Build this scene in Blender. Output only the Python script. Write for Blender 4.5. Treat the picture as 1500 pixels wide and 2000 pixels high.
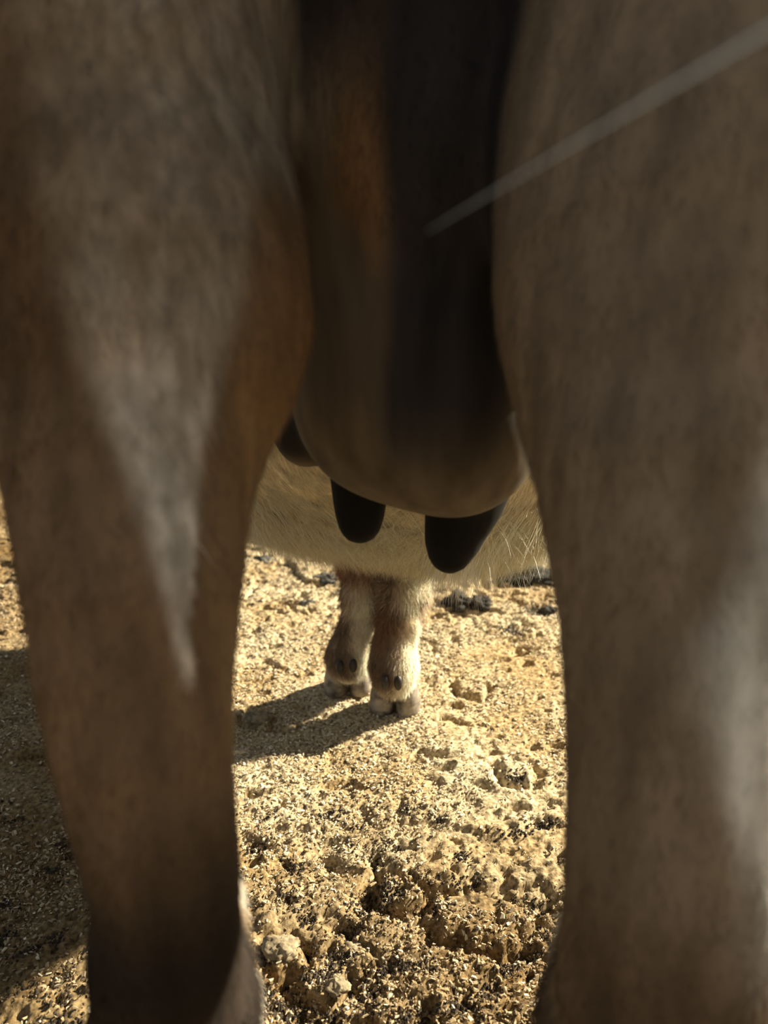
import bpy, math, random
import numpy as np
from mathutils import Vector, Matrix

for o in list(bpy.data.objects):
    bpy.data.objects.remove(o, do_unlink=True)
SC = bpy.context.scene
COL = SC.collection
PI = math.pi

# ------------------------------------------------------------------ camera
CAM_H, PITCH, FPX = 0.44, math.radians(16.0), 1444.4
cd = bpy.data.cameras.new('camera')
cam = bpy.data.objects.new('camera', cd)
COL.objects.link(cam)
cam.location = (0, 0, CAM_H)
cam.rotation_euler = (PI / 2 - PITCH, 0, 0)
cd.sensor_fit = 'VERTICAL'
cd.sensor_height = 36
cd.lens = 26
cd.clip_start = 0.01
cd.dof.use_dof = True
cd.dof.focus_distance = 0.57
cd.dof.aperture_fstop = 7.0
SC.camera = cam

# ------------------------------------------------------------------ sky and sun
w = bpy.data.worlds.new('world')
SC.world = w
w.use_nodes = True
bg = w.node_tree.nodes['Background']
bg.inputs[0].default_value = (0.80, 0.90, 1.0, 1)
bg.inputs[1].default_value = 0.22
sun_d = bpy.data.lights.new('sun', 'SUN')
sun_d.energy = 11.0
sun_d.color = (1.0, 0.90, 0.68)
sun_d.angle = math.radians(1.4)
sun = bpy.data.objects.new('sun', sun_d)
COL.objects.link(sun)
SUN_EL = math.radians(31.5)
az = Vector((0.90, 0.42, 0)).normalized()
sdir = Vector((az.x * math.cos(SUN_EL), az.y * math.cos(SUN_EL), math.sin(SUN_EL)))
sun.rotation_euler = sdir.to_track_quat('Z', 'Y').to_euler()
sun.location = (3, 2, 3)
SC.view_settings.view_transform = 'Standard'
SC.view_settings.look = 'None'
SC.view_settings.gamma = 1
SC.view_settings.use_curve_mapping = False
SC.view_settings.exposure = 0.60

# ------------------------------------------------------------------ helpers
CP, SP = math.cos(PITCH), math.sin(PITCH)


def ray(px, py):
    X, U = (px - 750) / FPX, -(py - 1000) / FPX
    return np.array([X, CP + U * SP, -SP + U * CP])


def P(px, py, D):
    """point at world distance D in front of the lens seen at that place of the photo"""
    r = ray(px, py)
    return np.array([0, 0, CAM_H]) + r * (D / r[1])


def G(px, py):
    r = ray(px, py)
    return np.array([0, 0, CAM_H]) + r * (CAM_H / -r[2])


def depth(p):
    return p[1] * CP + (CAM_H - p[2]) * SP


def PR(px, py, D, half):
    p = P(px, py, D)
    if D < .3:
        half *= 1 - .125 * min(max((py - 600) / 400, 0), 1)
    return (p, half * depth(p) / FPX)


def _h(ix, iy, iz, seed):
    n = (ix.astype(np.int64) * 374761393 + iy.astype(np.int64) * 668265263 +
         iz.astype(np.int64) * 2147483647 + seed * 1274126177) & 0xFFFFFFFF
    n = ((n ^ (n >> 13)) * 1274126177) & 0xFFFFFFFF
    n = n ^ (n >> 16)
    return (n & 0xFFFF) / 65535.0


def noise3(x, y, z, seed=0):
    x0, y0, z0 = np.floor(x), np.floor(y), np.floor(z)
    fx, fy, fz = x - x0, y - y0, z - z0
    fx, fy, fz = [t * t * (3 - 2 * t) for t in (fx, fy, fz)]
    r = 0
    for a in (0, 1):
        for b in (0, 1):
            for c in (0, 1):
                r = r + _h(x0 + a, y0 + b, z0 + c, seed) * \
                    (fx if a else 1 - fx) * (fy if b else 1 - fy) * (fz if c else 1 - fz)
    return r


def noise2(x, y, seed=0):
    x0, y0 = np.floor(x), np.floor(y)
    fx, fy = x - x0, y - y0
    fx, fy = [t * t * (3 - 2 * t) for t in (fx, fy)]
    r = 0
    zz = np.zeros_like(x0)
    for a in (0, 1):
        for b in (0, 1):
            r = r + _h(x0 + a, y0 + b, zz, seed) * (fx if a else 1 - fx) * (fy if b else 1 - fy)
    return r


def fbm2(x, y, oct=4, seed=0, gain=.5):
    r, a, s, t = 0, 1, 1, 0
    for i in range(oct):
        r = r + a * noise2(x * s + 17.3 * i, y * s - 9.1 * i, seed + i)
        t += a
        a *= gain
        s *= 2.03
    return r / t


def sstep(a, b, x):
    t = np.clip((x - a) / (b - a), 0, 1)
    return t * t * (3 - 2 * t)


def mesh_np(name, verts, quads, mat=None, parent=None, smooth=True, col=None):
    me = bpy.data.meshes.new(name)
    verts = np.asarray(verts, np.float32)
    quads = np.asarray(quads, np.int32)
    k = quads.shape[1]
    me.vertices.add(len(verts))
    me.vertices.foreach_set('co', verts.ravel())
    me.loops.add(quads.size)
    me.loops.foreach_set('vertex_index', quads.ravel())
    me.polygons.add(len(quads))
    me.polygons.foreach_set('loop_start', np.arange(0, quads.size, k, dtype=np.int32))
    me.polygons.foreach_set('loop_total', np.full(len(quads), k, np.int32))
    me.update(calc_edges=True)
    me.polygons.foreach_set('use_smooth', np.full(len(quads), smooth, bool))
    if col is not None:
        at = me.color_attributes.new('coat', 'FLOAT_COLOR', 'POINT')
        c4 = np.ones((len(verts), 4), np.float32)
        c4[:, :3] = col
        at.data.foreach_set('color', c4.ravel())
    o = bpy.data.objects.new(name, me)
    COL.objects.link(o)
    if mat:
        me.materials.append(mat)
    if parent:
        o.parent = parent
    return o


def tag(o, label=None, cat=None, group=None, kind=None):
    if label: o['label'] = label
    if cat: o['category'] = cat
    if group: o['group'] = group
    if kind: o['kind'] = kind
    return o


def new_mat(name, rough=.8, spec=.2):
    m = bpy.data.materials.new(name)
    m.use_nodes = True
    nt = m.node_tree
    b = nt.nodes['Principled BSDF']
    b.inputs['Roughness'].default_value = rough
    b.inputs['Specular IOR Level'].default_value = spec
    return m, nt, b


def link(nt, a, b):
    nt.links.new(a, b)


def attr_mat(name, rough, spec, vscale=(60, 60, 12), bump=.3, bdist=.002, jitter=.35):
    m, nt, b = new_mat(name, rough, spec)
    at = nt.nodes.new('ShaderNodeAttribute')
    at.attribute_name = 'coat'
    tc = nt.nodes.new('ShaderNodeTexCoord')
    mp = nt.nodes.new('ShaderNodeMapping')
    mp.inputs['Scale'].default_value = vscale
    link(nt, tc.outputs['Object'], mp.inputs['Vector'])
    nz = nt.nodes.new('ShaderNodeTexNoise')
    nz.inputs['Scale'].default_value = 1
    nz.inputs['Detail'].default_value = 6
    link(nt, mp.outputs[0], nz.inputs['Vector'])
    mr = nt.nodes.new('ShaderNodeMapRange')
    mr.inputs['From Min'].default_value = .3
    mr.inputs['From Max'].default_value = .7
    mr.inputs['To Min'].default_value = 1 - jitter
    mr.inputs['To Max'].default_value = 1 + jitter
    link(nt, nz.outputs['Fac'], mr.inputs['Value'])
    mx = nt.nodes.new('ShaderNodeVectorMath')
    mx.operation = 'SCALE'
    link(nt, at.outputs['Color'], mx.inputs[0])
    link(nt, mr.outputs[0], mx.inputs['Scale'])
    link(nt, mx.outputs[0], b.inputs['Base Color'])
    bp = nt.nodes.new('ShaderNodeBump')
    bp.inputs['Strength'].default_value = bump
    bp.inputs['Distance'].default_value = bdist
    link(nt, nz.outputs['Fac'], bp.inputs['Height'])
    link(nt, bp.outputs[0], b.inputs['Normal'])
    return m


M_coat = attr_mat('goat_coat', .8, .15)
M_skin_rough = .6


def hair_mat(name, rough=.55):
    m, nt, b = new_mat(name, rough, .3)
    at = nt.nodes.new('ShaderNodeAttribute')
    at.attribute_name = 'coat'
    link(nt, at.outputs['Color'], b.inputs['Base Color'])
    return m


M_hair = hair_mat('goat_hair')

# ------------------------------------------------------------------ ground
rng = np.random.default_rng(7)


def axis(lo, hi, step, far, growth=1.12):
    core = np.arange(lo, hi, step)
    a, s = [], step
    x = hi
    while x < far:
        s *= growth
        x += s
        a.append(x)
    b, s, x = [], step, lo
    while x > -far:
        s *= growth
        x -= s
        b.append(x)
    return np.concatenate([np.array(b[::-1]), core, np.array(a)])


# raised crusts and hollows that the photo shows, as (photo px outline, height)
PLATES = [
    ([(848, 1745), (905, 1742), (985, 1760), (1040, 1790), (1010, 1845), (935, 1845), (880, 1832), (850, 1800)], .007),
    ([(745, 1700), (830, 1735), (800, 1760), (735, 1760)], .006),
    ([(560, 1905), (660, 1835), (720, 1870), (640, 1940)], .006),
    ([(520, 1830), (580, 1830), (580, 1890), (530, 1890)], .006),
    ([(975, 1490), (1040, 1500), (1050, 1530), (985, 1525)], .006),
    ([(560, 1090), (690, 1100), (690, 1135), (600, 1140)], .010),
    ([(960, 1120), (1090, 1140), (1090, 1150), (980, 1150)], .012),
    ([(890, 1330), (950, 1340), (940, 1360), (895, 1350)], .005),
    ([(480, 1390), (520, 1400), (520, 1420), (480, 1415)], .007),
]
HOLES = [(755, 1735, .022, .012), (715, 1755, .016, .010), (730, 1670, .010, .008), (770, 1640, .010, .007),
         (655, 1865, .018, .009), (700, 1935, .016, .008), (500, 1655, .014, .009), (1030, 1850, .013, .009),
         (620, 1905, .02, .006), (985, 1880, .014, .006), (1010, 1520, .012, .006), (1000, 1235, .02, .006),
         (640, 1130, .02, .008), (1050, 1195, .03, .010), (930, 1710, .008, .006), (590, 1840, .010, .006),
         (880, 1120, .03, .006), (560, 1745, .010, .006), (820, 1990, .014, .006), (540, 1960, .02, .007),
         (600, 1780, .012, .008), (680, 1800, .012, .008), (570, 1690, .010, .007), (900, 1960, .012, .008), (960, 1930, .012, .007),
         (760, 1880, .014, .008), (1050, 1760, .010, .007), (620, 1985, .02, .010), (860, 1590, .008, .006), (1060, 1600, .012, .007)]


def poly_dist(x, y, pts):
    d = np.full(x.shape, 1e9)
    ins = np.zeros(x.shape, bool)
    n = len(pts)
    for i in range(n):
        ax, ay = pts[i]
        bx, by = pts[(i + 1) % n]
        ex, ey = bx - ax, by - ay
        t = np.clip(((x - ax) * ex + (y - ay) * ey) / (ex * ex + ey * ey), 0, 1)
        d = np.minimum(d, np.hypot(x - ax - t * ex, y - ay - t * ey))
        c = ((ay > y) != (by > y)) & (x < (bx - ax) * (y - ay) / (by - ay + 1e-12) + ax)
        ins ^= c
    return np.where(ins, -d, d)


PL = [([tuple(G(a, b)[:2]) for a, b in pts], h) for pts, h in PLATES]
HL = [(*G(a, b)[:2], r, d) for a, b, r, d in HOLES]


def height(x, y):
    m = sstep(4, 1.5, np.hypot(x, y - .6)) * 1.0
    z = .014 * (fbm2(x * 4, y * 4, 3, 3) - .5)
    zlow = z.copy()
    core = sstep(-1.3, -.85, x) * sstep(.9, .45, x) * sstep(-.2, .28, y) * sstep(2.1, 1.6, y)
    wx = x + .012 * noise2(x * 40, y * 40, 90)
    wy = y + .012 * noise2(x * 40, y * 40, 91)
    rough = .35 + .65 * sstep(.42, .60, fbm2(x * 6, y * 6, 2, 41))
    far = sstep(.80, 1.1, y)
    rough = np.maximum(rough, far * 1.1)
    rough = rough + .30 * sstep(.56, .44, y)
    rough = rough * (1 - .6 * sstep(.50, .58, y) * sstep(.95, .85, y))
    z += rough * .011 * (fbm2(wx * 38, wy * 38, 3, 11, .6) - .5)
    pit = fbm2(wx * 60 + 5, wy * 60, 2, 55)
    z -= rough * .007 * sstep(.60, .74, pit)
    z += (.0026 + .002 * sstep(.6, .45, y)) * (fbm2(x * 190, y * 190, 3, 21, .7) - .5) * 2
    jx = x + .009 * (fbm2(x * 70, y * 70, 3, 70, .7) - .5) * 2
    jy = y + .009 * (fbm2(x * 70, y * 70, 3, 75, .7) - .5) * 2
    for pts, h in PL:
        cx, cy = np.mean([p[0] for p in pts]), np.mean([p[1] for p in pts])
        k = np.hypot(x - cx, y - cy) < .16
        if k.any():
            d = poly_dist(jx[k], jy[k], pts)
            inn = sstep(.002, -.004, d)
            h = h * .45
            z[k] = z[k] * (1 - .65 * inn) + (h + .002) * sstep(.004, -.003, d) - .009 * np.exp(-((d - .0045) / .0032) ** 2)
    # short slits where the crust has lifted
    sl = fbm2(x * 34 + 3, y * 75, 2, 77)
    z -= .007 * sstep(.70, .76, sl) * sstep(.50, .58, y)
    for cx, cy, r, dd in HL:
        q = np.hypot(jx - cx, (jy - cy) * 1.3) / r
        z -= dd * np.exp(-q ** 2 * 1.5) * 1.0
    return zlow + (z - zlow) * core


gx = axis(-.80, .42, .0021, 9)
gy = axis(.30, 1.55, .0021, 9)
X, Y = np.meshgrid(gx, gy)
Z = height(X.ravel(), Y.ravel()).reshape(X.shape)
nx, ny = len(gx), len(gy)
idx = np.arange(nx * ny).reshape(ny, nx)
q = np.stack([idx[:-1, :-1], idx[:-1, 1:], idx[1:, 1:], idx[1:, :-1]], -1).reshape(-1, 4)

m, nt, b = new_mat('trodden_earth', .9, .15)
tc = nt.nodes.new('ShaderNodeTexCoord')


def nz(nt, scale, det=4, src=None):
    n = nt.nodes.new('ShaderNodeTexNoise')
    n.inputs['Scale'].default_value = scale
    n.inputs['Detail'].default_value = det
    link(nt, src, n.inputs['Vector'])
    return n


n1 = nz(nt, 260, 5, tc.outputs['Object'])
r1 = nt.nodes.new('ShaderNodeValToRGB')
e = r1.color_ramp.elements
e[0].position, e[0].color = .30, (.15, .118, .070, 1)
e[1].position, e[1].color = .64, (.69, .585, .40, 1)
x_ = r1.color_ramp.elements.new(.5)
x_.color = (.46, .375, .235, 1)
link(nt, n1.outputs['Fac'], r1.inputs[0])
n2 = nz(nt, 9, 3, tc.outputs['Object'])
r2 = nt.nodes.new('ShaderNodeValToRGB')
e = r2.color_ramp.elements
e[0].position, e[0].color = .38, (.72, .62, .48, 1)
e[1].position, e[1].color = .62, (1, 1, 1, 1)
link(nt, n2.outputs['Fac'], r2.inputs[0])
dmp_shade = nt.nodes.new('ShaderNodeAttribute')
dmp_shade.attribute_name = 'coat'
mm = nt.nodes.new('ShaderNodeMix')
mm.data_type = 'RGBA'
mm.blend_type = 'MULTIPLY'
mm.inputs[0].default_value = 1
link(nt, r1.outputs[0], mm.inputs[6])
link(nt, r2.outputs[0], mm.inputs[7])
m3 = nt.nodes.new('ShaderNodeMix')
m3.data_type = 'RGBA'
m3.blend_type = 'MULTIPLY'
m3.inputs[0].default_value = 1
link(nt, mm.outputs[2], m3.inputs[6])
link(nt, dmp_shade.outputs['Color'], m3.inputs[7])
link(nt, m3.outputs[2], b.inputs['Base Color'])
bp = nt.nodes.new('ShaderNodeBump')
bp.inputs['Strength'].default_value = .6
bp.inputs['Distance'].default_value = .002
link(nt, n1.outputs['Fac'], bp.inputs['Height'])
link(nt, bp.outputs[0], b.inputs['Normal'])


def damp_shade(x, y):
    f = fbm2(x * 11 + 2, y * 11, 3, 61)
    a = sstep(.60, .40, y) * .85 + .10 + sstep(-.20, -.30, x) * .8 + .9 * sstep(.56, .70, f) * (sstep(.60, .46, y) + sstep(.95, 1.1, y) * .5)  # damp soil towards the camera, plus shade painted over the left strip
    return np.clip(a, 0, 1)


dv = damp_shade(X.ravel(), Y.ravel())[:, None]
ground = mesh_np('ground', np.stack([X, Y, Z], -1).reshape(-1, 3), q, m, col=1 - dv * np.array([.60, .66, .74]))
tag(ground, 'trodden sandy earth floor with crusts and hollows lit by low sun', 'ground', kind='structure')

# ------------------------------------------------------------------ wood shavings and chaff trodden into the earth
M_chip, nt, b = new_mat('straw_chips', .7, .18)
at = nt.nodes.new('ShaderNodeAttribute')
at.attribute_name = 'coat'
link(nt, at.outputs['Color'], b.inputs['Base Color'])


def chips(name, n, xr, yr, lmin, lmax, seed, cols, slim=.45, bias=None):
    r = np.random.default_rng(seed)
    x = r.uniform(*xr, n)
    y = yr[0] + (yr[1] - yr[0]) * r.random(n) ** 1.35
    keep = r.random(n) < .12 + .75 * sstep(.38, .6, fbm2(x * 14, y * 14, 2, seed))
    x, y = x[keep], y[keep]
    n = len(x)
    z = height(x, y)
    L = lmin + (lmax - lmin) * r.random(n) ** 2.5
    W = L * r.uniform(slim * .5, slim * 1.5, n)
    T = L * r.uniform(.10, .30, n)
    base = np.array([(-.5, -.3, -.5), (.5, -.5, -.5), (.42, .5, -.5), (-.38, .42, -.5),
                     (-.4, -.25, .5), (.44, -.42, .5), (.3, .36, .5), (-.28, .30, .5)])
    v = base[None] * np.stack([L, W, T], -1)[:, None] * r.uniform(.75, 1.25, (n, 8, 3))
    a, b1, b2 = r.uniform(0, 2 * PI, n), r.normal(0, .38, n), r.normal(0, .38, n)
    def rot(v, i, j, a):
        c, s = np.cos(a)[:, None], np.sin(a)[:, None]
        vi, vj = v[:, :, i].copy(), v[:, :, j].copy()
        v[:, :, i], v[:, :, j] = c * vi - s * vj, s * vi + c * vj
    rot(v, 1, 2, b1)
    rot(v, 0, 2, b2)
    rot(v, 0, 1, a)
    v += np.stack([x, y, z + T * .4 + .0006], -1)[:, None]
    f = np.array([(0, 3, 2, 1), (4, 5, 6, 7), (0, 1, 5, 4), (1, 2, 6, 5), (2, 3, 7, 6), (3, 0, 4, 7)])
    qd = (f[None] + (np.arange(n) * 8)[:, None, None]).reshape(-1, 4)
    c = np.array(cols)[r.integers(0, len(cols), n)] * r.uniform(.7, 1.25, (n, 1)) * (1 - damp_shade(x, y)[:, None] * np.array([.42, .50, .58]) * (r.random((n, 1)) < .85))
    return mesh_np(name, v.reshape(-1, 3), qd, M_chip, smooth=False, col=np.repeat(c, 8, 0))


ch = chips('wood_shavings', 170000, (-.62, .30), (.33, 1.35), .0013, .0048, 5,
           [(.70, .60, .41), (.62, .52, .35), (.52, .43, .28), (.41, .325, .20), (.20, .145, .08), (.78, .70, .53), (.58, .50, .37)])
tag(ch, 'pale wood shavings and chaff scattered thickly over the trodden earth', 'wood shavings', kind='stuff')



def crumbs():  # dark bits added to deepen the shade of the hollows
    r = np.random.default_rng(77)
    X0, Y0 = [], []
    for cx, cy, rr, dd in HL:
        n = int(60 * (rr / .01) ** 2)
        X0.append(cx + r.normal(0, rr * .42, n))
        Y0.append(cy + r.normal(0, rr * .32, n))
    for _ in range(170):
        x = r.uniform(-.45, .22)
        y = .33 + .25 * r.random() ** 1.5
        n = r.integers(15, 70)
        X0.append(x + r.normal(0, .006, n))
        Y0.append(y + r.normal(0, .004, n))
    x, y = np.concatenate(X0), np.concatenate(Y0)
    n = len(x)
    L = r.uniform(.0012, .0034, n)
    base = np.array([(1, 0, 0), (0, 1, 0), (-1, 0, 0), (0, -1, 0), (0, 0, 1), (0, 0, -.7)]) * .5
    v = base[None] * L[:, None, None] * r.uniform(.7, 1.3, (n, 6, 3))
    v += np.stack([x, y, height(x, y) + L * .25], -1)[:, None]
    f = np.array([(0, 1, 4), (1, 2, 4), (2, 3, 4), (3, 0, 4), (1, 0, 5), (2, 1, 5), (3, 2, 5), (0, 3, 5)])
    qd = (f[None] + (np.arange(n) * 6)[:, None, None]).reshape(-1, 3)
    c = np.array([.040, .029, .019]) * r.uniform(.4, 1.7, (n, 1))
    return mesh_np('shade_crumbs', v.reshape(-1, 3), qd, M_chip, smooth=False, col=np.repeat(c, 6, 0))


tag(crumbs(), 'dark crumbs standing in for shade in the hollows between the pale shavings', 'shade crumbs', kind='stuff')

# ------------------------------------------------------------------ lumps lying on the ground
def clod_mat(name, c0, c1):
    m, nt, b = new_mat(name, .9, .15)
    tc = nt.nodes.new('ShaderNodeTexCoord')
    n_ = nz(nt, 160, 5, tc.outputs['Object'])
    r_ = nt.nodes.new('ShaderNodeValToRGB')
    r_.color_ramp.elements[0].position = .35
    r_.color_ramp.elements[0].color = (*c0, 1)
    r_.color_ramp.elements[1].position = .65
    r_.color_ramp.elements[1].color = (*c1, 1)
    link(nt, n_.outputs['Fac'], r_.inputs[0])
    link(nt, r_.outputs[0], b.inputs['Base Color'])
    bp = nt.nodes.new('ShaderNodeBump')
    bp.inputs['Strength'].default_value = .7
    bp.inputs['Distance'].default_value = .002
    link(nt, n_.outputs['Fac'], bp.inputs['Height'])
    link(nt, bp.outputs[0], b.inputs['Normal'])
    return m


M_dung = clod_mat('dry_dung', (.012, .011, .010), (.075, .068, .060))
M_clod = clod_mat('earth_clod', (.12, .09, .055), (.33, .27, .175))
M_stone = clod_mat('grey_stone', (.05, .048, .043), (.16, .15, .135))


def lump(name, px, py, size, mat, label, cat, seed, group=None):
    g = G(px, py)
    us, vs_ = 40, 24
    vv = []
    for j in range(vs_ + 1):
        t = PI * j / vs_
        for i in range(us):
            a = 2 * PI * i / us
            vv.append((math.sin(t) * math.cos(a), math.sin(t) * math.sin(a), math.cos(t)))
    vv = np.array(vv)
    sx = seed * 3.7
    d = 1 + .55 * (noise3(vv[:, 0] * 1.6 + sx, vv[:, 1] * 1.6, vv[:, 2] * 1.6, seed) - .5) * 2 * .6 \
        + .22 * (noise3(vv[:, 0] * 5 + sx, vv[:, 1] * 5, vv[:, 2] * 5, seed + 1) - .5) * 2
    vv = vv * d[:, None] * np.array(size)
    vv[:, 2] = np.maximum(vv[:, 2], -size[2] * .45)
    qd = [(j * us + i, (j + 1) * us + i, (j + 1) * us + (i + 1) % us, j * us + (i + 1) % us)
          for j in range(vs_) for i in range(us)]
    o = mesh_np(name, vv, np.array(qd), mat)
    zz = float(height(np.array([g[0]]), np.array([g[1]]))[0])
    o.location = (g[0], g[1], zz + size[2] * .15)
    tag(o, label, cat, group)
    return o


LUMPS = [
    ('dung_lump', 893, 1188, (.024, .020, .015), M_dung, 'large dark dung lump right of the forelegs, under the hanging white belly hair', 'dung'),
    ('dung_lump', 940, 1190, (.016, .014, .013), M_dung, 'smaller dark dung lump with a bluish sheen, touching the right end of the large one', 'dung'),
    ('stone', 603, 1180, (.014, .009, .009), M_stone, 'dark grey stone left of the forelegs with a black shadow beneath', 'stone'),
    ('earth_clod', 515, 1090, (.015, .012, .012), M_stone, 'grey clod beside the left hind leg, below the belly edge', 'clod'),
    ('earth_clod', 598, 1092, (.016, .014, .010), M_dung, 'dark clod among the belly hair tips, far left of the forelegs', 'clod'),
    ('earth_clod', 640, 1135, (.022, .014, .009), M_stone, 'long dark clod just left of the left foreleg, above the grey stone', 'clod'),
    ('dung_lump', 1045, 1140, (.055, .022, .016), M_dung, 'long dark dung ridge by the right hind leg, under the belly edge', 'dung'),
    ('dung_lump', 1075, 1192, (.016, .011, .009), M_dung, 'small dark dung lump at the edge of the right hind leg', 'dung'),
    ('earth_clod', 497, 1412, (.013, .010, .007), M_clod, 'small pale earth clod left of the hoof shadows, beside the left hind leg', 'clod'),
    ('earth_clod', 552, 1862, (.012, .010, .006), M_clod, 'pale crumbly clod beside the grey hair of the left hind foot', 'clod'),
    ('earth_clod', 655, 1925, (.008, .007, .005), M_clod, 'brown clod near the bottom edge, left of the middle', 'clod'),
    ('earth_clod', 690, 1845, (.011, .009, .006), M_clod, 'pale clod with a dark hollow on its left, lower middle of the ground', 'clod'),
]
for k, (nm, a, b_, sz, mt, lb, ct) in enumerate(LUMPS):
    lump(nm, a, b_, sz, mt, lb, ct, 100 + k)

# ------------------------------------------------------------------ body of the goat: one continuous surface
H = .003
LO = np.array([-.27, .06, -.012])
HI = np.array([.30, 1.50, .86])
N = ((HI - LO) / H).astype(int) + 1
F = np.full(N, 1.0, np.float32)


def _box(lo, hi):
    a = np.maximum(((lo - LO) / H).astype(int) - 1, 0)
    c = np.minimum(((hi - LO) / H).astype(int) + 2, N)
    if (c <= a).any():
        return None
    g = [LO[i] + H * np.arange(a[i], c[i], dtype=np.float32) for i in range(3)]
    return (slice(a[0], c[0]), slice(a[1], c[1]), slice(a[2], c[2])), \
        (g[0][:, None, None], g[1][None, :, None], g[2][None, None, :])


def smin(a, b, k):
    h = np.maximum(k - np.abs(a - b), 0) / k
    return np.minimum(a, b) - h * h * k * .25


def cone(p0, r0, p1, r1, k=.02, sx=1.0):
    p0, p1 = np.asarray(p0, float), np.asarray(p1, float)
    mr = max(r0, r1) + k + .012
    bx = _box(np.minimum(p0, p1) - mr, np.maximum(p0, p1) + mr)
    if bx is None:
        return
    s, (x, y, z) = bx
    d = p1 - p0
    L = float(d @ d) + 1e-12
    t = ((x - p0[0]) * d[0] + (y - p0[1]) * d[1] + (z - p0[2]) * d[2]) / L
    t = np.clip(t, 0, 1)
    dist = np.sqrt((x - p0[0] - t * d[0]) ** 2 + ((y - p0[1] - t * d[1])) ** 2 + (z - p0[2] - t * d[2]) ** 2)
    F[s] = smin(F[s], (dist - (r0 + (r1 - r0) * t)).astype(np.float32), k)


def ell(c, r, k=.02, rot=None):
    c, r = np.asarray(c, float), np.asarray(r, float)
    mr = max(r) + k + .012
    bx = _box(c - mr, c + mr)
    if bx is None:
        return
    s, (x, y, z) = bx
    x, y, z = x - c[0], y - c[1], z - c[2]
    if rot is not None:
        R = np.array(rot)
        x, y, z = [R[0, i] * x + R[1, i] * y + R[2, i] * z for i in range(3)]
    k0 = np.sqrt((x / r[0]) ** 2 + (y / r[1]) ** 2 + (z / r[2]) ** 2)
    k1 = np.sqrt((x / r[0] ** 2) ** 2 + (y / r[1] ** 2) ** 2 + (z / r[2] ** 2) ** 2) + 1e-9
    F[s] = smin(F[s], (k0 * (k0 - 1) / k1).astype(np.float32), k)


def chain(pts, k=.012):
    for (a, ra), (b_, rb) in zip(pts[:-1], pts[1:]):
        cone(a, ra, b_, rb, k)


def rotm(axis_, deg):
    return Matrix.Rotation(math.radians(deg), 3, axis_)


# trunk, rump, chest, neck, head
ell((.012, .74, .400), (.185, .27, .180), .03)
ell((-.06, .68, .345), (.13, .14, .115), .05)
ell((.08, .66, .335), (.13, .13, .118), .05)
ell((.0, .95, .40), (.135, .17, .165), .05)
ell((.01, .52, .60), (.13, .17, .13), .06)
ell((.01, .40, .62), (.085, .10, .10), .05)
ell((.005, .76, .56), (.095, .34, .115), .07)
cone((.01, .82, .30), .075, (.005, 1.00, .33), .09, .04)
cone((.01, .28, .70), .022, (.01, .20, .74), .014, .03)
cone((.0, 1.05, .46), .10, (.0, 1.20, .64), .062, .05)
cone((.0, 1.20, .64), .062, (.0, 1.26, .73), .055, .04)
cone((.0, 1.25, .735), .055, (.0, 1.38, .655), .030, .03)
ell((.0, 1.385, .65), (.028, .03, .024), .02)
for s_ in (-1, 1):
    cone((s_ * .045, 1.225, .76), .016, (s_ * .10, 1.215, .745), .018, .012)
    cone((s_ * .10, 1.215, .745), .018, (s_ * .15, 1.21, .70), .006, .010)
    ell((s_ * .040, 1.285, .735), (.014, .018, .014), .008)
# seam between the thighs
cone((.012, .405, .60), .070, P(800, 250, .385), .062, .03)
cone(P(800, 250, .385), .062, P(800, 560, .39), .052, .03)
# udder: two halves, right one hanging lower
ell(P(800, 620, .392), (.050, .045, .06), .03)
ell(P(800, 735, .39), (.0545, .048, .058), .02)
ell(P(735, 785, .395), (.042, .042, .049), .02)
ell(P(900, 815, .392), (.0445, .044, .053), .03)
ell(P(598, 812, .43), (.0215, .030, .030), .012)
# teats
chain([PR(700, 905, .425, 62), PR(703, 965, .424, 46), PR(703, 1010, .423, 37), PR(703, 1025, .422, 34)], .010)
chain([PR(925, 925, .425, 85), PR(905, 985, .424, 66), PR(890, 1030, .423, 47), PR(880, 1070, .422, 38),
       PR(877, 1085, .421, 28)], .012)
# hind legs
LHL = [((-.085, .43, .62), .10), PR(215, 0, .345, 345), PR(225, 250, .318, 318), PR(265, 480, .30, 318),
       PR(285, 640, .285, 312), PR(280, 740, .272, 274), PR(266, 830, .262, 246), PR(260, 920, .250, 238),
       PR(262, 1050, .238, 222), PR(266, 1150, .23, 206), PR(268, 1300, .222, 192), PR(283, 1450, .214, 172),
       PR(305, 1600, .208, 155), PR(325, 1720, .205, 141), PR(325, 1850, .204, 148), PR(322, 2000, .206, 160)]
chain(LHL)
LC = [((-.075, .215, .185), .028), ((-.090, .275, .172), .021), ((-.097, .300, .135), .018), ((-.098, .310, .09), .019),
      ((-.0965, .318, .066), .0245), ((-.097, .335, .036), .021)]
chain(LC)
RHL = [((.125, .42, .62), .10), PR(1400, 0, .335, 415), PR(1395, 300, .315, 420), PR(1392, 500, .295, 415),
       PR(1375, 650, .28, 388), PR(1365, 760, .265, 350), PR(1350, 850, .255, 312), PR(1345, 920, .245, 291),
       PR(1340, 1010, .24, 279), PR(1340, 1100, .232, 265), PR(1340, 1200, .226, 245), PR(1335, 1300, .22, 233),
       PR(1335, 1400, .216, 227), PR(1330, 1500, .212, 222), PR(1325, 1620, .208, 218), PR(1320, 1720, .206, 217),
       PR(1312, 1830, .205, 216), PR(1300, 1930, .205, 220), PR(1295, 2020, .206, 235)]
chain(RHL)
RC = [((.088, .215, .170), .030), ((.104, .265, .150), .024), ((.114, .290, .115), .020), ((.116, .30, .09), .020),
      ((.116, .308, .066), .0245), ((.116, .325, .036), .021)]
chain(RC)
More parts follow.
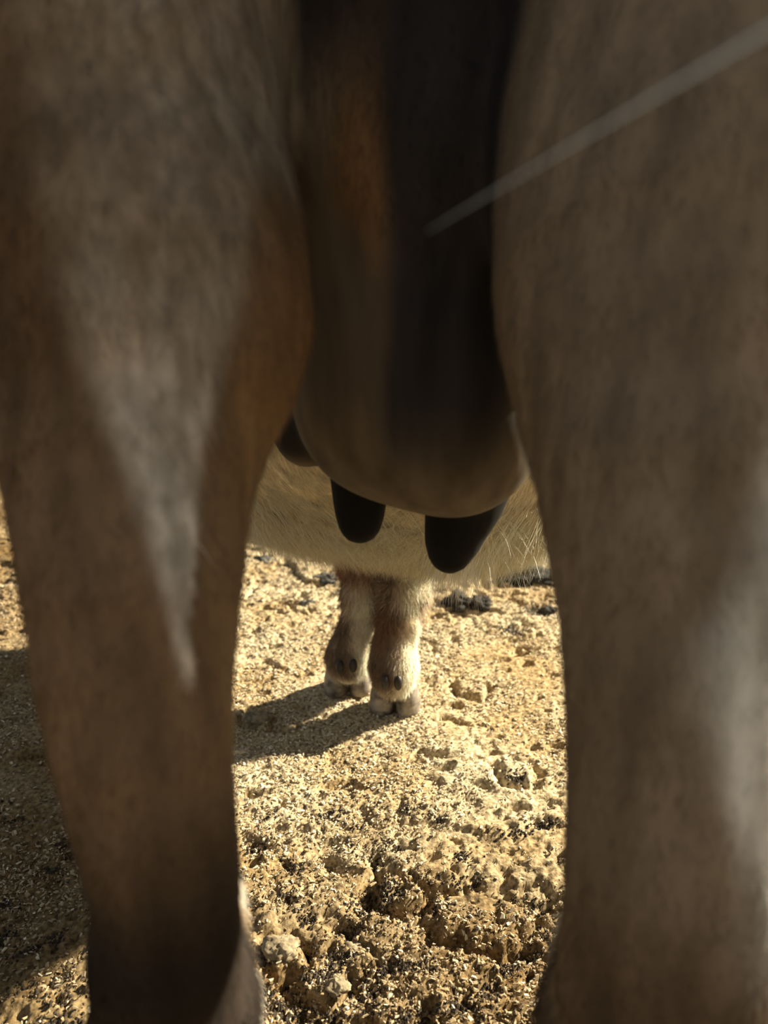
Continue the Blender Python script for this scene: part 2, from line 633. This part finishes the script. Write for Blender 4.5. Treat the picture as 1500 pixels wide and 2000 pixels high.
# fore legs
LF = [PR(715, 900, .86, 85), PR(712, 1020, .80, 52), PR(712, 1090, .785, 42), PR(714, 1160, .775, 35),
      PR(704, 1215, .768, 30), PR(692, 1250, .764, 33), PR(682, 1283, .762, 38), PR(680, 1303, .764, 33)]
chain(LF)
RF = [PR(800, 880, .84, 90), PR(800, 1010, .775, 56), PR(798, 1080, .76, 45), PR(789, 1150, .745, 37),
      PR(779, 1210, .735, 31), PR(769, 1260, .727, 33), PR(768, 1300, .722, 40), PR(770, 1325, .724, 34)]
chain(RF)


def surface_nets(F):
    S = F < 0
    nx, ny, nz_ = F.shape
    C = np.zeros((nx - 1, ny - 1, nz_ - 1), np.uint8)
    for a in (0, 1):
        for b_ in (0, 1):
            for c in (0, 1):
                C += S[a:nx - 1 + a, b_:ny - 1 + b_, c:nz_ - 1 + c]
    act = (C > 0) & (C < 8)
    ci = np.argwhere(act)
    idm = np.full(act.shape, -1, np.int32)
    idm[act] = np.arange(len(ci))
    acc = np.zeros((len(ci), 3))
    cnt = np.zeros(len(ci))
    cor = [(a, b_, c) for a in (0, 1) for b_ in (0, 1) for c in (0, 1)]
    V = {c: F[ci[:, 0] + c[0], ci[:, 1] + c[1], ci[:, 2] + c[2]] for c in cor}
    for c in cor:
        for ax in range(3):
            if c[ax]: continue
            d = list(c)
            d[ax] = 1
            d = tuple(d)
            va, vb = V[c], V[d]
            cr = (va < 0) != (vb < 0)
            t = np.where(cr, va / np.where(cr, va - vb, 1), 0)
            pt = np.tile(np.array(c, float), (len(ci), 1))
            pt[:, ax] = t
            acc[cr] += pt[cr]
            cnt[cr] += 1
    verts = LO + H * (ci + acc / cnt[:, None])
    quads = []
    for ax in range(3):
        sl0 = [slice(None)] * 3
        sl1 = [slice(None)] * 3
        sl0[ax] = slice(0, -1)
        sl1[ax] = slice(1, None)
        s0, s1 = S[tuple(sl0)], S[tuple(sl1)]
        cr = s0 != s1
        e_ = np.argwhere(cr)
        u, v = (ax + 1) % 3, (ax + 2) % 3
        ok = (e_[:, u] > 0) & (e_[:, v] > 0) & (e_[:, u] < F.shape[u] - 1) & (e_[:, v] < F.shape[v] - 1)
        e_ = e_[ok]
        fl = s0[e_[:, 0], e_[:, 1], e_[:, 2]]
        ids = []
        for du, dv in ((-1, -1), (0, -1), (0, 0), (-1, 0)):
            c = e_.copy()
            c[:, u] += du
            c[:, v] += dv
            ids.append(idm[c[:, 0], c[:, 1], c[:, 2]])
        qd = np.stack(ids, -1)
        qd[~fl] = qd[~fl][:, ::-1]
        quads.append(qd)
    return verts, np.concatenate(quads)


BV, BQ = surface_nets(F)
_a, _b = BV[BQ[:, 2]] - BV[BQ[:, 0]], BV[BQ[:, 3]] - BV[BQ[:, 1]]
_n = np.cross(_a, _b)
_n /= np.linalg.norm(_n, axis=1)[:, None] + 1e-12
_c = BV[BQ].mean(1)
_s = [F[tuple(np.clip(((_c + k * .006 * _n - LO) / H).round().astype(int), 0, N - 1).T)].mean() for k in (1, -1)]
if _s[0] < _s[1]:
    BQ = BQ[:, ::-1].copy()


def coat(p):
    x, y, z = p[:, 0], p[:, 1], p[:, 2]
    n = noise3(x * 45, y * 45, z * 16, 5)
    n_b = noise3(x * 150, y * 150, z * 40, 6)
    n_c = noise3(x * 14, y * 14, z * 9, 9)
    c = np.empty_like(p)
    brown = np.array([.175, .115, .062])
    c[:] = brown
    c *= (.75 + .5 * n_c)[:, None]

    def mix(col, m_):
        nonlocal c
        m_ = np.clip(m_, 0, 1)[:, None]
        c = c * (1 - m_) + np.array(col) * m_

    hind = sstep(.40, .36, y)
    left = hind * (x < .0)
    right = hind * (x > .0)
    # grey tone on the back of the left thigh, running out in a point down the leg
    rows = [(1330, 345, 352, .192), (1200, 318, 366, .197), (1100, 295, 374, .202), (900, 245, 386, .212),
            (700, 190, 418, .222), (500, 140, 472, .240), (250, 85, 535, .254), (0, 45, 590, .272), (-300, 0, 640, .29)]
    pl = np.array([P(a, py, D) for py, a, _, D in rows])
    pr = np.array([P(a, py, D) for py, _, a, D in rows])
    xl = np.interp(z, pl[:, 2], pl[:, 0])
    xr = np.interp(z, pr[:, 2], pr[:, 0])
    uu = (x + .002 - xl) / np.maximum(xr - xl, .004) + .35 * (n - .5)
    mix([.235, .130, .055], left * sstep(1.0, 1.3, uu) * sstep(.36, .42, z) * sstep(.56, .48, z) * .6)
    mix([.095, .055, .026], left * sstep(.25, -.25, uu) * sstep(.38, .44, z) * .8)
    m_g = sstep(-.15, .45, uu) * sstep(1.12, .96, uu) * sstep(.325, .335, z)
    strong = sstep(.46, .38, z)[:, None]
    gcol = np.array([.27, .222, .16]) * (1 - strong) + np.array([.60, .54, .44]) * strong
    gcol = gcol * (.55 + .9 * noise3(x * 420, y * 420, z * 90, 16))[:, None]
    mg = np.clip(left * m_g * (.30 + .75 * n_b + .25 * strong[:, 0]), 0, 1)[:, None]
    c = c * (1 - mg) + gcol * mg
    # sky light on the right leg's outer side, painted in as grey
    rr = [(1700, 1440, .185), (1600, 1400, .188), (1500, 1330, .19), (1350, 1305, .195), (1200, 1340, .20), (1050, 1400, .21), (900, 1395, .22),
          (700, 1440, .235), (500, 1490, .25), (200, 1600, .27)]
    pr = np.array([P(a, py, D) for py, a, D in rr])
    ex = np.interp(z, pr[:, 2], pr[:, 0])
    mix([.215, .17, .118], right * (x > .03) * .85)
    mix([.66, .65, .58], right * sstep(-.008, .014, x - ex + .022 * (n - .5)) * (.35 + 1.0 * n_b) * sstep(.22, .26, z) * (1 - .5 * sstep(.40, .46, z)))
    # dark hair low on the legs
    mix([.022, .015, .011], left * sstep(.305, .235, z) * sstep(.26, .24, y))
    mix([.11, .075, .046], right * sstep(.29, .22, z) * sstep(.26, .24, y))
    # pale lower legs
    low = sstep(.255, .28, y) * sstep(.21, .18, z)
    mix([.46, .42, .35], low * (.7 + .5 * n_b))
    # dark bare skin under the tail; shade painted down the right udder half
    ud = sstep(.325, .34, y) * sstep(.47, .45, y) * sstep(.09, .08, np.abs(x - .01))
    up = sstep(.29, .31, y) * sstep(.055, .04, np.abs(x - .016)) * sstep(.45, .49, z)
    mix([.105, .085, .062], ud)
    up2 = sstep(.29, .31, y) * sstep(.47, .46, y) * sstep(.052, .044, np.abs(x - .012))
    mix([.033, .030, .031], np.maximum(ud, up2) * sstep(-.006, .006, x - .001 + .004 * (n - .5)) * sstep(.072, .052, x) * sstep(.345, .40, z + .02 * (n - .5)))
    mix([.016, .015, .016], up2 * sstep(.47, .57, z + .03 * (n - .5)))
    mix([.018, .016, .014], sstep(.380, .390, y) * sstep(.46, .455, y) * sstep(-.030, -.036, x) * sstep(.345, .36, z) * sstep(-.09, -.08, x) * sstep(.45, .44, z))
    # trunk and belly
    tr = sstep(.455, .475, y)
    mix([.27, .19, .11], tr)
    mix([.84, .73, .52], tr * sstep(.50, .42, z) * (.85 + .25 * n))
    fl = tr * sstep(.24, .20, z)
    mix([.80, .69, .51], fl * (.55 + .6 * n_b))
    mix([.22, .14, .085], fl * sstep(.50, .72, n) * .85)
    # forelegs: shade painted on their left sides, brown hair at their tops
    cx = np.where(x < -.012 + .0 * z, -.034, .016)
    mix([.16, .095, .055], fl * sstep(.006, -.012, x - cx + .012 * (n - .5)) * sstep(.02, .05, z) * .85)
    mix([.34, .19, .11], fl * sstep(.125, .17, z) * sstep(.0, -.02, x) * .7)
    mix([.10, .07, .045], tr * sstep(.065, .05, z) * sstep(.02, .035, z) * sstep(.5, .7, n) * .6)
    mix([.30, .17, .09], tr * sstep(.62, .80, n_c) * sstep(.35, .28, z) * sstep(.70, .72, y) * .8)
    # black teats
    mix([.006, .006, .006], (y > .38) * (y < .45) * sstep(.347, .338, z) * (np.abs(x - .01) < .075) * sstep(.378, .392, y))
    return np.clip(c, .004, .9)


goat = bpy.data.objects.new('goat', None)
goat.location = (.01, .6, 0)
COL.objects.link(goat)
tag(goat, 'brown and cream long-haired goat seen from behind between its hind legs, with a full udder', 'goat')
OFF = np.array([.01, .6, 0])


def child(name, verts, quads, mat, smooth=True, col=None, parent=None):
    o = mesh_np(name, np.asarray(verts) - OFF, quads, mat, parent or goat, smooth, col)
    if parent:
        o.matrix_parent_inverse = Matrix()
    return o


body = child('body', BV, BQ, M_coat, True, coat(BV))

# ------------------------------------------------------------------ hooves and dewclaws
M_hoof, nt, b = new_mat('hoof_horn', .55, .35)
tc = nt.nodes.new('ShaderNodeTexCoord')
mp = nt.nodes.new('ShaderNodeMapping')
mp.inputs['Scale'].default_value = (70, 70, 110)
link(nt, tc.outputs['Object'], mp.inputs[0])
n_ = nz(nt, 1, 4, mp.outputs[0])
r_ = nt.nodes.new('ShaderNodeValToRGB')
r_.color_ramp.elements[0].position = .3
r_.color_ramp.elements[0].color = (.06, .048, .038, 1)
r_.color_ramp.elements[1].position = .7
r_.color_ramp.elements[1].color = (.36, .31, .25, 1)
link(nt, n_.outputs['Fac'], r_.inputs[0])
link(nt, r_.outputs[0], b.inputs['Base Color'])
M_claw, nt, b = new_mat('dark_horn', .5, .3)
b.inputs['Base Color'].default_value = (.035, .028, .022, 1)


def toe_mesh(base, sgn, size, yaw):
    """one claw of a cloven hoof: heel at the back, pointed toe in front, sloping wall"""
    nseg, rings = 28, 9
    vs = []
    for j in range(rings):
        t = j / (rings - 1)
        z = size * (.0 + 1.0 * t)
        for i in range(nseg):
            a = 2 * PI * i / nseg
            ca, sa = math.cos(a), math.sin(a)
            w_ = .42 * (1 - .30 * t * t)
            ln = .72 * (1 - .25 * t) if sa > 0 else .52 * (1 - .1 * t)
            xx = w_ * ca * (1 - .35 * max(sa, 0) ** 2)
            if ca * sgn < 0:
                xx *= .75
            yy = ln * math.copysign(abs(sa) ** .9, sa)
            if t < .12:
                xx *= .93
                yy *= .95
            bul = 1 + .05 * math.sin(t * PI)
            vs.append((sgn * size * .345 + xx * size * bul, yy * size * bul - t * size * .12, z + size * .02 * sa * t))
    qs = []
    for j in range(rings - 1):
        for i in range(nseg):
            a, b_ = j * nseg + i, j * nseg + (i + 1) % nseg
            qs.append((a, b_, b_ + nseg, a + nseg))
    vs = np.array(vs)
    c0, c1 = len(vs), len(vs) + 1
    top = vs[-nseg:].mean(0)
    vs = np.vstack([vs, vs[:nseg].mean(0), top + [0, 0, .1 * size]])
    for i in range(0, nseg, 2):
        qs.append((c0, (i + 2) % nseg, i + 1, i))
        o_ = (rings - 1) * nseg
        qs.append((c1, o_ + i, o_ + i + 1, o_ + (i + 2) % nseg))
    c, s = math.cos(yaw), math.sin(yaw)
    R = np.array([[c, -s, 0], [s, c, 0], [0, 0, 1]])
    return vs @ R.T + np.array(base), np.array(qs)


def hoof(base, size, yaw, label=None):
    VV, QQ, off = [], [], 0
    for s in (-1, 1):
        v, q_ = toe_mesh(base, s, size, yaw)
        VV.append(v)
        QQ.append(q_ + off)
        off += len(v)
    o = child('hoof', np.vstack(VV), np.vstack(QQ), M_hoof)
    if label: o['label'] = label
    return o


def dewclaw(c, r):
    nseg, rings = 14, 8
    vs, qs = [], []
    for j in range(rings):
        t = PI * (j + .35) / (rings - .3)
        for i in range(nseg):
            a = 2 * PI * i / nseg
            rr = r * math.sin(t) * (1 - .2 * j / rings)
            vs.append((c[0] + rr * math.cos(a) * .85, c[1] + rr * math.sin(a) * .8 - .2 * r * j / rings,
                       c[2] + 1.35 * r * math.cos(t)))
    for j in range(rings - 1):
        for i in range(nseg):
            a, b_ = j * nseg + i, j * nseg + (i + 1) % nseg
            qs.append((a, a + nseg, b_ + nseg, b_))
    vs = np.array(vs)
    n0 = len(vs)
    vs = np.vstack([vs, vs[:nseg].mean(0) + [0, 0, .1 * r], vs[n0 - nseg:n0].mean(0) - [0, 0, .1 * r]])
    for i in range(0, nseg, 2):
        qs.append((n0, i, i + 1, (i + 2) % nseg))
        o_ = (rings - 1) * nseg
        qs.append((n0 + 1, o_ + (i + 2) % nseg, o_ + i + 1, o_ + i))
    return child('dewclaw', vs, np.array(qs), M_claw)


gLF, gRF = G(678, 1352), G(772, 1392)
hoof((gLF[0], gLF[1] + .008, -.002), .036, math.radians(8), 'hoof half in shade, set farther forward')
hoof((gRF[0], gRF[1] + .010, -.002), .037, math.radians(-6), 'grey hoof lit on its right side')
hoof((-.096, .348, -.002), .030, math.radians(6))
hoof((.116, .338, -.002), .030, math.radians(-6))
for (px, py, D) in ((664, 1303, .733), (690, 1300, .731), (752, 1332, .694), (778, 1334, .692)):
    dewclaw(P(px, py, D), .0060)
for x0 in (-.105, -.084, .106, .127):
    dewclaw((x0, .300 if x0 < 0 else .29, .05), .0065)

# ------------------------------------------------------------------ hair
tri = BV[BQ]
e1 = tri[:, 2] - tri[:, 0]
e2 = tri[:, 3] - tri[:, 1]
cr = np.cross(e1, e2)
area = np.linalg.norm(cr, axis=1) * .5
nrm = cr / (np.linalg.norm(cr, axis=1)[:, None] + 1e-12)
cen = tri.mean(1)


def make_hair(name, mask, dens, length, width, lift, flow, seed, npt=4, jitter=.25, clump=.5, bright=1.0, droop=0.3, tipc=1.15):
    """tapered strands rooted in the skin. mask, length, flow: functions of the roots"""
    r = np.random.default_rng(seed)
    wgt = area * mask(cen, nrm)
    n = int(wgt.sum() * dens)
    f = r.choice(len(wgt), n, p=wgt / wgt.sum())
    u, v = r.random((2, n, 1))
    t4 = tri[f]
    p = (t4[:, 0] * (1 - u) + t4[:, 1] * u) * (1 - v) + (t4[:, 3] * (1 - u) + t4[:, 2] * u) * v
    nn = nrm[f]
    fl = flow(p, nn)
    cl = np.stack([noise3(p[:, 0] * 110, p[:, 1] * 110, p[:, 2] * 70, seed + s) - .5 for s in (1, 2, 3)], -1)
    fl = fl + clump * cl * 2 + r.normal(0, jitter, (n, 3))
    fl -= nn * np.sum(fl * nn, 1)[:, None]
    fl /= np.linalg.norm(fl, axis=1)[:, None] + 1e-9
    L = (length(p) * r.uniform(.6, 1.15, n))[:, None]
    d0 = fl + nn * lift
    d0 /= np.linalg.norm(d0, axis=1)[:, None]
    pts = [p - nn * .0008]
    d = d0
    for i in range(1, npt):
        pts.append(pts[-1] + d * L / (npt - 1))
        d = d + np.array([0, 0, -droop]) / (npt - 1) * 1.5 + r.normal(0, .10, (n, 3))
        d /= np.linalg.norm(d, axis=1)[:, None]
    pts = np.stack(pts, 1)
    pts[:, :, 2] = np.maximum(pts[:, :, 2], .004)
    side = np.cross(fl, nn)
    ww = width * r.uniform(.7, 1.3, (n, 1))
    verts = np.empty((n, npt, 3, 3), np.float32)
    for i in range(npt):
        wi = ww * (1 - .88 * (i / (npt - 1)) ** 1.3)
        for k in range(3):
            a = 2 * PI * k / 3
            verts[:, i, k] = pts[:, i] + wi * (math.cos(a) * side + math.sin(a) * nn)
    base = (np.arange(n) * npt * 3)[:, None]
    qs = []
    for i in range(npt - 1):
        for k in range(3):
            a, b_ = i * 3 + k, i * 3 + (k + 1) % 3
            qs.append(base + np.array([a, b_, b_ + 3, a + 3]))
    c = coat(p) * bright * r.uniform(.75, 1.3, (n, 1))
    c = np.repeat(c[:, None], npt, 1)
    c *= np.linspace(.9, tipc, npt)[None, :, None]
    c = np.repeat(c, 3, 1).reshape(-1, 3)
    return child(name, verts.reshape(-1, 3), np.concatenate(qs), M_hair, True, np.clip(c, 0, .9))


def down(p, n):
    d = np.zeros_like(p)
    d[:, 2] = -1
    d[:, 1] = -.15
    return d


def belly_flow(p, n):
    d = np.zeros_like(p)
    d[:, 2] = -.9
    d[:, 1] = -.75
    d[:, 0] = -.55 * np.sign(p[:, 0] - .01) * sstep(0, .06, np.abs(p[:, 0] - .01))
    return d


teat_zone = lambda c: (c[:, 1] > .33) & (c[:, 1] < .46) & (np.abs(c[:, 0] - .01) < .085)
make_hair('belly_hair', lambda c, n: ((c[:, 1] > .475) & (c[:, 2] > .18) & (c[:, 2] < .46) & (c[:, 1] < .98)) * (1.0 + 2.0 * (n[:, 2] < -.1)),
          150000, lambda p: .012 + .026 * sstep(.32, .24, p[:, 2]) + .0 * p[:, 0], .00022, .30, belly_flow, 31, npt=5, clump=.8, droop=.5, tipc=1.2)
make_hair('leg_hair', lambda c, n: (c[:, 1] > .66) & (c[:, 2] < .25) & (c[:, 2] > .034) & (c[:, 1] < .9),
          800000, lambda p: .012 + .012 * sstep(.07, .16, p[:, 2]), .00030, .45, down, 32, npt=5, clump=1.1, droop=.45, tipc=1.35)
make_hair('leg_hair', lambda c, n: (c[:, 1] < .40) & ~teat_zone(c) & (c[:, 2] > .2) & (c[:, 2] < .66) & (n[:, 1] < .35),
          330000, lambda p: .0105 + .0 * p[:, 0], .00013, .16, down, 33, npt=4, clump=.35)
make_hair('leg_hair', lambda c, n: (c[:, 1] < .36) & (c[:, 2] <= .2) & (c[:, 2] > .03),
          500000, lambda p: .014 + .0 * p[:, 0], .00014, .2, down, 34, npt=4, clump=.4)
make_hair('belly_hair', lambda c, n: ((c[:, 1] > .475) & (c[:, 2] > .18) & (c[:, 2] < .30) & (c[:, 1] < .74) & (n[:, 2] < .1)) * 1.0,
          26000, lambda p: .034 + .018 * sstep(.02, .09, p[:, 0]), .00026, .40, belly_flow, 36, npt=7, clump=.9, droop=.8, bright=1.15, tipc=1.3)
make_hair('belly_hair', lambda c, n: ((c[:, 0] > .045) & (c[:, 0] < .085) & (c[:, 1] > .53) & (c[:, 1] < .63) & (c[:, 2] < .29) & (n[:, 2] < -.1)) * 1.0,
          90000, lambda p: .054 + .0 * p[:, 0], .00030, .55, down, 37, npt=8, clump=.7, droop=1.2, bright=1.25, tipc=1.35)
make_hair('trunk_hair', lambda c, n: ((c[:, 1] > .46) | (c[:, 2] > .62)) & (c[:, 2] > .44),
          30000, lambda p: .03 + .0 * p[:, 0], .0003, .2, down, 35, npt=4)


def thread(name, pts, r0, r1, col, label=None):
    pts = np.array(pts)
    n = len(pts)
    vs, qs = [], []
    for i in range(n):
        t = pts[min(i + 1, n - 1)] - pts[max(i - 1, 0)]
        t = t / np.linalg.norm(t)
        a = np.cross(t, [0, 0, 1.0])
        a /= np.linalg.norm(a)
        b_ = np.cross(t, a)
        r = r0 + (r1 - r0) * i / (n - 1)
        for k in range(6):
            vs.append(pts[i] + r * (math.cos(k * PI / 3) * a + math.sin(k * PI / 3) * b_))
    for i in range(n - 1):
        for k in range(6):
            qs.append((i * 6 + k, i * 6 + (k + 1) % 6, i * 6 + 6 + (k + 1) % 6, i * 6 + 6 + k))
    o = child(name, vs, qs, M_hair, True, np.tile(np.array(col), (len(vs), 1)))
    if label:
        o['label'] = label
    return o


# stray hairs standing off the left hind leg
def bez(a, b_, c, n=12):
    t = np.linspace(0, 1, n)[:, None]
    return (1 - t) ** 2 * a + 2 * t * (1 - t) * b_ + t * t * c


for (a, b_, c) in (((450, 1470), (478, 1472), (492, 1455)), ((440, 1518), (470, 1518), (502, 1500)),
                   ((452, 1565), (478, 1560), (486, 1570))):
    thread('stray_hair', bez(P(*a, .24), P(*b_, .245), P(*c, .25)), .00035, .00008, (.8, .72, .58))
# pale strand added in place of a lens flare streak, before the right thigh
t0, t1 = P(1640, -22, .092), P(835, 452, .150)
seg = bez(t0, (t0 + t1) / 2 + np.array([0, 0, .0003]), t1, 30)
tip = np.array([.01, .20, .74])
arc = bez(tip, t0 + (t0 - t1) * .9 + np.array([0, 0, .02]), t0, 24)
thread('flare_strand', np.vstack([arc[:-1], seg]), .00048, .00003, (.62, .78, .98),
       'added pale strand standing in for a lens flare streak across the right thigh')
